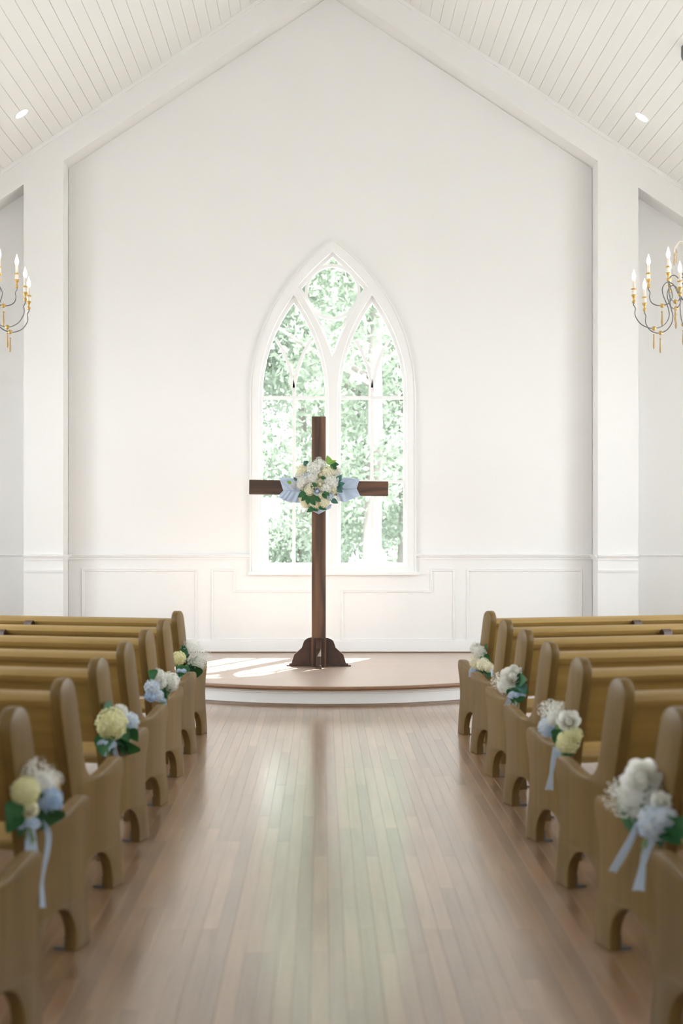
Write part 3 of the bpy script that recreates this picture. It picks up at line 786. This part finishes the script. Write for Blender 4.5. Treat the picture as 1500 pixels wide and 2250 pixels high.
bouquet(0, -1, 'bunch of airy baby\'s breath and one yellow hydrangea on the left front pew', [('yh', 393, 1446, 15, .05), ('bb', 426, 1438, 30, .02), ('bb', 444, 1450, 24, .0), ('bb', 411, 1424, 18, .0), ('cr', 425, 1456, 9, .06), ('wh', 438, 1462, 9, .04)],
        [(405, 1445, 402, 1418, G), (408, 1460, 432, 1478, G), (405, 1462, 395, 1480, G), (412, 1462, 420, 1484, BG), (404, 1450, 412, 1432, G), (415, 1462, 440, 1474, G)],
        [([(398, 1474), (397, 1482), (394, 1496)], [6, 7, 8]), ([(402, 1474), (405, 1484), (404, 1492)], [6, 7, 7])], (399, 1474, 14))
bouquet(2, -1, 'white and blue hydrangea bunch on the left pew third from the altar', [('wh', 347, 1485, 16, .03), ('wh', 373, 1498, 21, .05), ('wh', 352, 1500, 14, .04), ('ph', 334, 1511, 17, .05), ('bh', 330, 1530, 12, .05), ('ph', 346, 1528, 13, .06)],
        [(355, 1510, 372, 1538, G), (362, 1512, 380, 1530, G), (352, 1520, 362, 1545, G), (340, 1500, 348, 1518, BG), (340, 1490, 332, 1478, G)],
        [([(358, 1538), (362, 1546), (360, 1560)], [8, 9, 9])], (356, 1538, 13))
bouquet(4, -1, 'round yellow hydrangea bunch with dark leaves on the left pew fifth from the altar', [('yh', 245, 1590, 33, .07), ('wh', 262, 1565, 18, .02), ('ph', 284, 1586, 21, .03), ('wh', 288, 1600, 14, .04), ('yh', 232, 1606, 16, .05), ('bb', 250, 1637, 12, .04)],
        [(250, 1615, 302, 1622, G), (255, 1618, 290, 1642, G), (245, 1612, 218, 1632, G), (250, 1560, 236, 1552, G), (245, 1618, 240, 1655, G), (268, 1610, 296, 1608, G), (240, 1615, 262, 1648, BG), (238, 1570, 250, 1550, G)],
        [([(250, 1634), (252, 1646), (256, 1664)], [9, 10, 11]), ([(246, 1634), (236, 1650), (232, 1662)], [8, 8, 8])], (236, 1634, 26))
bouquet(6, -1, 'large yellow and blue hydrangea bunch with long ribbon on the nearest left pew', [('yh', 56, 1738, 30, .06), ('yh', 50, 1756, 22, .06), ('cr', 62, 1780, 20, .08), ('bh', 107, 1757, 29, .06), ('bh', 120, 1768, 18, .04), ('bb', 82, 1703, 38, .02), ('bb', 118, 1712, 22, .0), ('wh', 92, 1720, 24, .0)],
        [(85, 1780, 133, 1815, G), (90, 1785, 120, 1822, G), (38, 1760, 22, 1800, G), (45, 1785, 18, 1822, G), (70, 1790, 40, 1822, G), (80, 1740, 88, 1765, G), (70, 1795, 85, 1820, BG), (100, 1780, 135, 1795, G)],
        [([(66, 1808), (67, 1835), (69, 1880)], [16, 22, 30]), ([(92, 1806), (106, 1830), (104, 1870), (96, 1910), (92, 1940), (94, 1995)], [12, 13, 12, 9, 8, 13])], (62, 1808, 36))
bouquet(0, 1, 'small white and cream hydrangea bunch on the right front pew', [('wh', 1046, 1425, 14, .0), ('wh', 1055, 1433, 14, .04), ('ch', 1047, 1455, 16, .05), ('ch', 1062, 1460, 15, .06), ('ch', 1073, 1466, 11, .04)],
        [(1062, 1435, 1071, 1420, G), (1060, 1440, 1071, 1452, G), (1052, 1465, 1060, 1482, G), (1066, 1470, 1075, 1482, G), (1045, 1465, 1038, 1476, BG)],
        [([(1040, 1466), (1034, 1474), (1033, 1488)], [7, 8, 8]), ([(1076, 1470), (1080, 1476), (1081, 1486)], [4, 5, 5])], (1044, 1472, 11))
bouquet(2, 1, 'white rose and baby\'s breath bunch with blue bow on the third right pew', [('wr', 1126, 1488, 24, .05), ('ch', 1118, 1480, 15, .01), ('bb', 1098, 1497, 20, .02), ('bb', 1112, 1512, 16, .04), ('wh', 1105, 1508, 14, .02)],
        [(1132, 1500, 1148, 1492, G), (1130, 1505, 1150, 1512, G), (1128, 1512, 1140, 1540, G), (1122, 1512, 1128, 1535, G), (1140, 1500, 1152, 1520, BG), (1126, 1515, 1146, 1532, G)],
        [([(1124, 1528), (1118, 1540), (1112, 1552)], [10, 11, 12]), ([(1128, 1528), (1130, 1540), (1130, 1550)], [8, 9, 9])], (1134, 1527, 24))
bouquet(4, 1, 'mixed bunch of blue, cream and lime hydrangea on the fifth right pew', [('bb', 1205, 1562, 26, .0), ('bb', 1226, 1556, 18, .0), ('ph', 1204, 1598, 22, .04), ('bh', 1217, 1608, 14, .03), ('wh', 1218, 1580, 18, .02), ('wr', 1249, 1585, 23, .06), ('yh', 1247, 1630, 25, .06), ('yh', 1262, 1615, 17, .03)],
        [(1232, 1605, 1212, 1635, G), (1238, 1600, 1218, 1612, LM), (1230, 1610, 1226, 1640, G), (1236, 1640, 1250, 1660, G), (1225, 1635, 1235, 1652, G), (1228, 1605, 1244, 1600, G)],
        [([(1222, 1642), (1216, 1668), (1211, 1700), (1206, 1736)], [16, 12, 9, 19]), ([(1224, 1642), (1228, 1650), (1224, 1664)], [14, 14, 12])], (1240, 1644, 28))
bouquet(6, 1, 'large white rose and pale blue hydrangea bunch on the nearest right pew', [('wr', 1410, 1712, 40, .04), ('bb', 1372, 1752, 46, .04), ('bb', 1400, 1770, 36, .05), ('wh', 1395, 1748, 36, .0), ('bb', 1430, 1745, 30, .02), ('wr', 1452, 1762, 20, .05), ('ph', 1438, 1806, 36, .07), ('ph', 1462, 1800, 26, .05), ('ph', 1448, 1826, 22, .06)],
        [(1402, 1778, 1352, 1806, G), (1405, 1775, 1380, 1812, G), (1420, 1760, 1428, 1738, G), (1412, 1765, 1430, 1790, G), (1470, 1810, 1496, 1822, G), (1460, 1825, 1488, 1845, G), (1440, 1830, 1452, 1856, BG), (1475, 1795, 1499, 1800, G)],
        [([(1402, 1808), (1385, 1845), (1366, 1880), (1345, 1916)], [14, 16, 20, 18]), ([(1432, 1830), (1420, 1868), (1412, 1900), (1402, 1958)], [32, 20, 14, 28])], (1424, 1826, 30))

# arrangement on the cross
YA = CZ-.10
arr = empty('flower_arrangement', P(700, 1068, YA)); tag(arr, 'round white and cream flower arrangement at the centre of the cross', 'flower arrangement')
ka = YA/F
items = [('ch', 664, 1034, 14), ('wh', 690, 1030, 17), ('wh', 703, 1022, 13), ('ch', 717, 1038, 14), ('ch', 730, 1040, 10), ('wh', 726, 1058, 18), ('ph', 735, 1056, 11), ('wh', 668, 1054, 15), ('ph', 676, 1048, 10),
         ('ch', 679, 1078, 11), ('ch', 685, 1070, 10), ('cr', 703, 1064, 11), ('wr', 697, 1079, 9), ('ch', 711, 1103, 13), ('ch', 693, 1108, 10), ('ch', 671, 1106, 11), ('wh', 687, 1049, 13), ('ch', 732, 1076, 11),
         ('ph', 724, 1091, 10), ('cr', 704, 1044, 10), ('wh', 741, 1036, 10), ('wh', 661, 1066, 10), ('wh', 716, 1072, 13), ('cr', 664, 1096, 8), ('wh', 655, 1048, 9), ('bb', 700, 1012, 9), ('bb', 684, 1060, 11), ('bb', 738, 1098, 11), ('bb', 676, 1118, 10), ('bb', 644, 1064, 9), ('ch', 706, 1088, 9)]
tbl = {'wh': (hydrangea, WHITEF, 'hydrangea'), 'ch': (hydrangea, CREAMF, 'hydrangea'), 'ph': (hydrangea, PALEBLUE, 'hydrangea'), 'cr': (rose, CREAMF, 'rose'), 'wr': (rose, PALEBLUE, 'rose'), 'bb': (breath, [BREATH, STEMG], 'babys_breath')}
m_ = MB(); m_.ball((0, -.0, 0), .17, 14, 9, sc=(1, .42, 1.05)); m_.build('foam_base', STEMG, arr, smooth=True)
for n_, (kd_, px, py, rp) in enumerate(items):
    dd = math.hypot((px-700)/52, (py-1066)/60); dep = .125*max(0, 1-dd*dd)+.02
    fn, mat, nm = tbl[kd_]; p = P(px, py, YA-dep)
    place(nm, fn(n_ % 4), mat, p, rp*ka, arr, ((px-700)/60, -1, -(py-1060)/70+.1), rnd.uniform(0, 6))
for n_, (x0, y0, x1, y1, mat) in enumerate([(726, 1020, 738, 1032, G), (724, 1022, 720, 1004, LM), (726, 1018, 735, 1012, LM), (722, 1024, 714, 1030, LM), (730, 1020, 742, 1020, G), (728, 1024, 724, 1036, LM), (672, 1082, 657, 1090, G), (674, 1088, 664, 1098, G), (676, 1092, 676, 1106, G), (682, 1094, 690, 1108, G),
        (690, 1092, 702, 1100, G), (740, 1068, 754, 1062, BG), (740, 1066, 752, 1072, BG), (738, 1060, 748, 1046, BG), (738, 1072, 750, 1080, BG), (710, 1080, 722, 1086, G), (708, 1084, 716, 1094, G), (672, 1024, 668, 1016, BG), (678, 1018, 670, 1014, BG), (704, 1050, 714, 1050, G),
        (684, 1064, 690, 1074, G), (664, 1040, 670, 1048, G), (690, 1116, 676, 1122, G), (700, 1114, 714, 1118, G), (652, 1056, 646, 1050, BG), (640, 1062, 632, 1058, LM), (726, 1098, 740, 1104, BG), (696, 1068, 688, 1062, G), (686, 1114, 696, 1122, G)]):
    dd = math.hypot((x0-700)/52, (y0-1066)/60); dep = .125*max(0, 1-dd*dd)+.055
    a = P(x0, y0, YA-dep); b = P(x1, y1, YA-dep-.01); put_leaf(a, b-a, (b-a).length*1.2, mat, arr, n_)

# pale blue cloth wound round the beam
sash = empty('cloth_drape', P(700, 1088, CZ-.07)); tag(sash, 'pale blue gathered cloth draped over the arms of the cross', 'cloth')
def cloth(edge_top, edge_bot, nu, nv, yfun, name):
    """edge_top / edge_bot: pixel polylines running across; rows interpolate between them"""
    v = []; f = []
    def samp(E, t):
        k = t*(len(E)-1); a = int(min(k, len(E)-2)); return E[a][0]+(E[a+1][0]-E[a][0])*(k-a), E[a][1]+(E[a+1][1]-E[a][1])*(k-a)
    for i in range(nu+1):
        for j in range(nv+1):
            a = samp(edge_top, i/nu); b = samp(edge_bot, i/nu); t = j/nv
            Y = yfun(i/nu, t); v.append(P(a[0]+(b[0]-a[0])*t, a[1]+(b[1]-a[1])*t, Y)-sash.location)
    for i in range(nu):
        for j in range(nv): a = i*(nv+1)+j; f.append((a, a+1, a+nv+2, a+nv+1))
    me = mesh(name, v, f); me.shade_smooth(); o = link(name, me, SASH, sash)
    md = o.modifiers.new('thickness', 'SOLIDIFY'); md.thickness = .003
    return o
YS = CZ-.075
def wr(freq, ph, am, dirn): return lambda u, t: YS-.008-am*(.5+.5*math.sin((u*.9+dirn*t*.55)*freq+ph))-.012*math.sin(math.pi*u)*t - (.0 if t > .04 else -.06)
cloth([(613, 1049), (640, 1050), (660, 1052)], [(622, 1078), (640, 1078), (660, 1080)], 26, 10, wr(22, 0, .006, -1), 'left_wrap')
cloth([(622, 1078), (640, 1077), (662, 1079)], [(610, 1092), (630, 1102), (668, 1106)], 26, 8, lambda u, t: YS-.016-.012*math.sin(u*30+t*5)*t-.012*t, 'left_fold')
cloth([(738, 1050), (762, 1049), (790, 1053)], [(738, 1076), (760, 1075), (783, 1074)], 26, 10, wr(20, 1, .006, 1), 'right_wrap')
cloth([(738, 1075), (760, 1074), (783, 1073)], [(742, 1100), (758, 1103), (791, 1089)], 26, 8, lambda u, t: YS-.016-.008*math.sin(u*14-t*4)*t-.01*t, 'right_fold')
cloth([(672, 1108), (698, 1116), (728, 1108)], [(680, 1120), (700, 1130), (727, 1116)], 20, 6, lambda u, t: YS-.03-.02*math.sin(t*3.1)-.006*math.sin(u*24), 'lower_swag')

# ------------------------------------------------------------------ chandeliers
CHY, CHS = 12.0, 12.0/11.5
CHZ = H-(666-VY)/F*CHY      # height of the lower candle cups
arm_lo = [(.455, 0), (.458, -.02), (.442, -.05), (.446, -.085), (.438, -.12), (.40, -.17), (.345, -.198), (.29, -.205), (.225, -.188), (.18, -.145), (.165, -.09), (.182, -.02), (.212, .05), (.222, .105), (.20, .15), (.165, .162), (.128, .14), (.095, .08), (.06, .03), (.02, .01)]
arm_up = [(.315, .145), (.318, .125), (.304, .095), (.308, .06), (.296, .02), (.26, -.005), (.21, -.012), (.16, .005), (.132, .05), (.14, .11), (.155, .17), (.145, .215), (.115, .225), (.085, .20), (.06, .16), (.02, .15)]
crown = [(.02, .42), (.05, .47), (.085, .485), (.115, .46), (.125, .42)]
def tube3(path, r, a, n=6):
    C_ = catmull([(p[0], p[1], 0) for p in path], 4); m_ = MB()
    m_.tube([(p.x*math.cos(a), p.x*math.sin(a), p.y) for p in C_], r, n); return m_
cup_prof = [(.004, -.012), (.012, -.010), (.015, 0), (.012, .010), (.006, .014), (.009, .03), (.019, .046), (.021, .052), (.016, .058)]
def chandelier(x, y, phase, label):
    r = empty('chandelier', (x, y, CHZ)); tag(r, label, 'chandelier', 'candle chandeliers hanging in the nave')
    m_ = MB(); m_.lathe([(.006, -.16), (.016, -.13), (.012, -.10), (.03, -.06), (.036, -.02), (.026, .02), (.012, .05), (.020, .09), (.034, .14), (.03, .18), (.012, .21), (.010, .33), (.03, .38), (.026, .42), (.010, .45), (.012, .52)], 14)
    m_.build('stem', CREAM, r, smooth=True)
    r.scale = (CHS,)*3; zc = (ceil_z(x)-CHZ)/CHS
    nl = max(4, int((zc-.06-.52)/.042)); m_ = MB()
    for k in range(nl):
        z = .52+(zc-.04-.52)*(k+.5)/nl; a = (k % 2)*math.pi/2
        pts = [(.010*math.cos(t)*math.cos(a), .010*math.cos(t)*math.sin(a), z+.028*math.sin(t)) for t in [2*math.pi*q/10 for q in range(10)]]
        m_.tube(pts, .0028, 5, closed=True)
    m_.build('chain', IRON, r)
    m_ = MB(); m_.lathe([(.02, zc-.10), (.05, zc-.085), (.065, zc-.05), (.065, zc+.03)], 18); m_.build('canopy', IRON, r, smooth=True)
    def tip(path, a, ball_at, lo):
        am = tube3(path, .0042, a).build('arm', IRON, r, smooth=True)
        p = path[ball_at]; bx_, by_, bz = p[0]*math.cos(a), p[0]*math.sin(a), p[1]
        g = MB(); g.ball((bx_, by_, bz), .0185, 10, 7); g.build('bead', GOLD, am, smooth=True)
        g = MB(); g.lathe([(.004, bz-.164), (.008, bz-.150), (.0095, bz-.135), (.006, bz-.065), (.005, bz-.056), (.0095, bz-.052), (.0095, bz-.046), (.001, bz-.044), (.001, bz-.016)], 8, c=(bx_, by_, 0)); g.build('drop', DROPW, am, smooth=True)
        ex, ey, ez = path[0][0]*math.cos(a), path[0][0]*math.sin(a), path[0][1]
        g = MB(); g.lathe(cup_prof, 12, c=(ex, ey, ez)); cu = g.build('candle_cup', GOLD, r, smooth=True)
        g = MB(); g.lathe([(.013, .058), (.0145, .062), (.0145, .096), (.012, .1)], 12, c=(ex, ey, ez)); g.build('cup_sleeve', CREAM, cu, smooth=True)
        g = MB(); g.lathe([(.012, .096), (.022, .099), (.022, .105), (.012, .108)], 12, c=(ex, ey, ez)); g.build('drip_pan', GOLD, cu, smooth=True)
        g = MB(); g.lathe([(.0115, .105), (.0115, .168), (.009, .172)], 10, c=(ex, ey, ez)); ca = g.build('candle', CREAM, r, smooth=True)
        g = MB(); g.lathe([(.006, .170), (.012, .181), (.0155, .198), (.0135, .215), (.008, .231), (.0035, .243), (.001, .256)], 10, c=(ex, ey, ez)); g.build('bulb', BULB, ca, smooth=True)
    for k in range(6):
        a = phase+k*math.pi/3; tip(arm_lo, a, 7, True)
        tip(arm_up, a+math.pi/6+.15, 6, False)
        am = tube3(crown, .003, a+.3).build('crown_arm', CREAM, r, smooth=True)
        ca, sa = math.cos(a+.3), math.sin(a+.3); g = MB()
        g.lathe([(.003, .31), (.006, .325), (.004, .38), (.0065, .395), (.001, .42)], 8, c=(.125*ca, .125*sa, 0)); g.build('drop', DROPW, am, smooth=True)
    return r
chandelier((1514-VX)/F*CHY, CHY, math.radians(187), 'iron candle chandelier with gilt beads hanging at the right edge')
chandelier((-52-VX)/F*CHY, CHY, math.radians(-22), 'iron candle chandelier with gilt beads hanging at the left edge')

# recessed downlights in the ceiling boards
for (px, py, sgn, lab) in ((47, 249, -1, 'round lit downlight in the left ceiling slope'), (1410, 257, 1, 'round lit downlight in the right ceiling slope')):
    kx, kz = (px-VX)/F, (VY-py)/F
    Yd = (RIDGE-H+SLOPE*sgn*CX)/(kz+SLOPE*sgn*kx)
    p = P(px, py, Yd); r = empty('downlight', p); tag(r, lab, 'light', 'recessed ceiling lights')
    Mr = Matrix.Rotation(sgn*ang, 4, 'Y')
    g = MB(); g.lathe([(.066, -.006), (.075, -.004), (.078, .004), (.066, .006)], 24, M=Mr); g.build('trim_ring', TRIM, r, smooth=True)
    g = MB(); g.lathe([(.0655, -.0075), (.0655, -.006)], 24, M=Mr); g.build('lens', DISC, r)

# ------------------------------------------------------------------ outdoors
ground_m = paint('bounce_ground', (.37, .37, .37), .9, .2, 3, .1)  # ground made pale grey to bounce neutral daylight into the nave
mb = MB(); mb.box((-60, YB+.3, -.6), (60, 90, -.35)); struct(mb.build('ground_outside', ground_m), 'sunlit pale bounce-light ground outside behind the chapel', 'ground')
mb = MB(); mb.box((-XS-.6, -40, -.6), (XS+.8, YR-.3, -.35)); struct(mb.build('ground_entrance', ground_m), 'pale bounce-light ground outside the entrance', 'ground')
mb = MB(); mb.box((-60, -40, -.6), (-XS-.6, YB+.3, -.35)); struct(mb.build('ground_left', ground_m), 'pale bounce-light ground outside the left wall', 'ground')
mb = MB(); mb.box((XS+.8, -40, -.6), (60, YB+.3, -.35)); struct(mb.build('ground_right', ground_m), 'pale bounce-light ground outside the right wall', 'ground')
BARK = wood('bark', (.20, .18, .165), (.34, .31, .29), 'Z', .9, .5, .2)
LEAFA = petal('tree_leaf_hazed', (.22, .265, .21), (.34, .40, .32), .45)  # glare and haze put into both pale leaf colours
LEAFB = petal('tree_leaf_hazed_pale', (.27, .32, .255), (.40, .46, .36), .45)
def foliage(n, rx, ry, rz, size, seed):
    g = np.random.default_rng(seed)
    d = g.normal(size=(n, 3)); d /= np.linalg.norm(d, axis=1)[:, None]
    nc = max(6, n//110)                      # clumps
    cc = g.normal(size=(nc, 3)); cc /= np.linalg.norm(cc, axis=1)[:, None]; cc *= (g.random((nc, 1))**.45)*.85
    cen = cc[g.integers(0, nc, n)]+d*(g.random((n, 1))**.6)*.30
    cen *= np.array([rx, ry, rz])
    u = g.normal(size=(n, 3)); u /= np.linalg.norm(u, axis=1)[:, None]; w = np.cross(u, g.normal(size=(n, 3))); w /= np.linalg.norm(w, axis=1)[:, None]
    s = size*g.uniform(.6, 1.3, (n, 1))
    v = np.stack([cen-u*s, cen+w*s*.45, cen+u*s, cen-w*s*.45], 1).reshape(-1, 3)
    me = bpy.data.meshes.new('foliage'); me.vertices.add(4*n); me.loops.add(4*n); me.polygons.add(n)
    me.vertices.foreach_set('co', v.astype(np.float32).ravel()); me.loops.foreach_set('vertex_index', np.arange(4*n, dtype=np.int32))
    me.polygons.foreach_set('loop_start', np.arange(0, 4*n, 4, dtype=np.int32)); me.update(calc_edges=True)
    return me
def tree(x, y, h, tr, crowns, label, name='tree', mat=LEAFA, group='trees outside behind the chapel'):
    r = empty(name, (x, y, -.35)); tag(r, label, 'tree' if name == 'tree' else 'shrub', group)
    q = random.Random(int(x*100+y)); lean = q.uniform(-.3, .3)
    if tr:
        pts = [(lean*t*t+q.uniform(-.05, .05)*t*3, q.uniform(-.1, .1)*t, h*t) for t in [k/7 for k in range(8)]]
        m_ = MB(); m_.tube(pts, [tr*(1.25 if k == 0 else 1-.8*k/7) for k in range(8)], 9)
        for b_ in range(5):
            t = q.uniform(.35, .85); z = h*t; a = q.uniform(0, 6.28); L = h*.2
            m_.tube([(lean*t*t, 0, z), (lean*t*t+math.cos(a)*L*.5, math.sin(a)*L*.5, z+L*.25), (lean*t*t+math.cos(a)*L, math.sin(a)*L, z+L*.55)], [tr*.35, tr*.22, tr*.08], 6)
        m_.build('trunk', BARK, r, smooth=True)
    for k, (dx, dy, z, rx, ry, rz, n, sz) in enumerate(crowns):
        o = link('foliage', foliage(n, rx, ry, rz, sz, int(abs(x)*37+y*11+k)), mat, r, (dx, dy, z)); o['kind'] = 'stuff'
    return r
tq = random.Random(21)
places = [(-1.6, 27, 'slim pale trunked tree behind the left lancet'), (.9, 26, 'pale trunked tree behind the right lancet'), (1.75, 29, 'thicker grey trunked tree at the right of the right lancet'), (-.4, 32, 'tall tree in the middle of the view through the window'),
          (-4.5, 28, 'tree well left of the window outside'), (4.8, 30, 'tree well right of the window outside'), (-2.6, 35, 'far tree left of centre behind the chapel'), (2.6, 36, 'far tree right of centre behind the chapel'),
          (-7.5, 33, 'leftmost tree outside behind the chapel'), (7.8, 34, 'rightmost tree outside behind the chapel'), (.4, 40, 'farthest tree straight behind the cross')]
for k, (x, y, lab) in enumerate(places):
    h = tq.uniform(9.5, 12); tr = tq.uniform(.13, .2) if k != 2 else .27
    crowns = [(0, 0, h*.82, 2.4, 2.2, 3.4, 5200, .085), (tq.uniform(-.8, .8), tq.uniform(-.5, .5), h*.50, 2.3, 1.9, 2.6, 4800, .08), (tq.uniform(-1.2, 1.2), 0, h*.25, 2.0, 1.6, 1.7, 3200, .075)]
    if y > 29: crowns.append((tq.uniform(-.5, .5), .3, 1.5, 2.4, 1.2, 1.6, 3600, .075))
    tree(x, y, h, tr, crowns, lab, mat=LEAFB if k % 3 == 1 else LEAFA)
for k, (x, y, rr, lab) in enumerate(((.55, 23.5, .75, 'dark green shrub low behind the right lancet'), (-.9, 25, .8, 'green shrub low behind the left lancet'), (-2.9, 24, .9, 'shrub outside left of the window'), (2.6, 24, .9, 'shrub outside right of the window'))):
    tree(x, y, 1, 0, [(0, 0, rr*.85, rr, rr*.8, rr, 1300, .07)], lab, 'shrub', GREEN if k == 0 else LEAFA, 'shrubs outside')
# white post with a box head outside the left lancet
YP = 19.0
pst = empty('white_post', (P(580, 0, YP).x, YP, -.35)); tag(pst, 'white painted outdoor post with a box head beyond the left lancet', 'post')
POSTP = paint('post_paint', (.85, .85, .84), .5)
zt_ = P(0, 1095, YP).z+.35; zm_ = P(0, 1137, YP).z+.35; kp = YP/F
m_ = MB(); m_.box((-9*kp, -9*kp, 0), (9*kp, 9*kp, zm_), .01); m_.build('shaft', POSTP, pst)
m_ = MB(); m_.box((-30*kp, -20*kp, zm_), (34*kp, 20*kp, zt_), .015); m_.build('box_head', POSTP, pst)
# no tree is added sunward to shade the right lancet
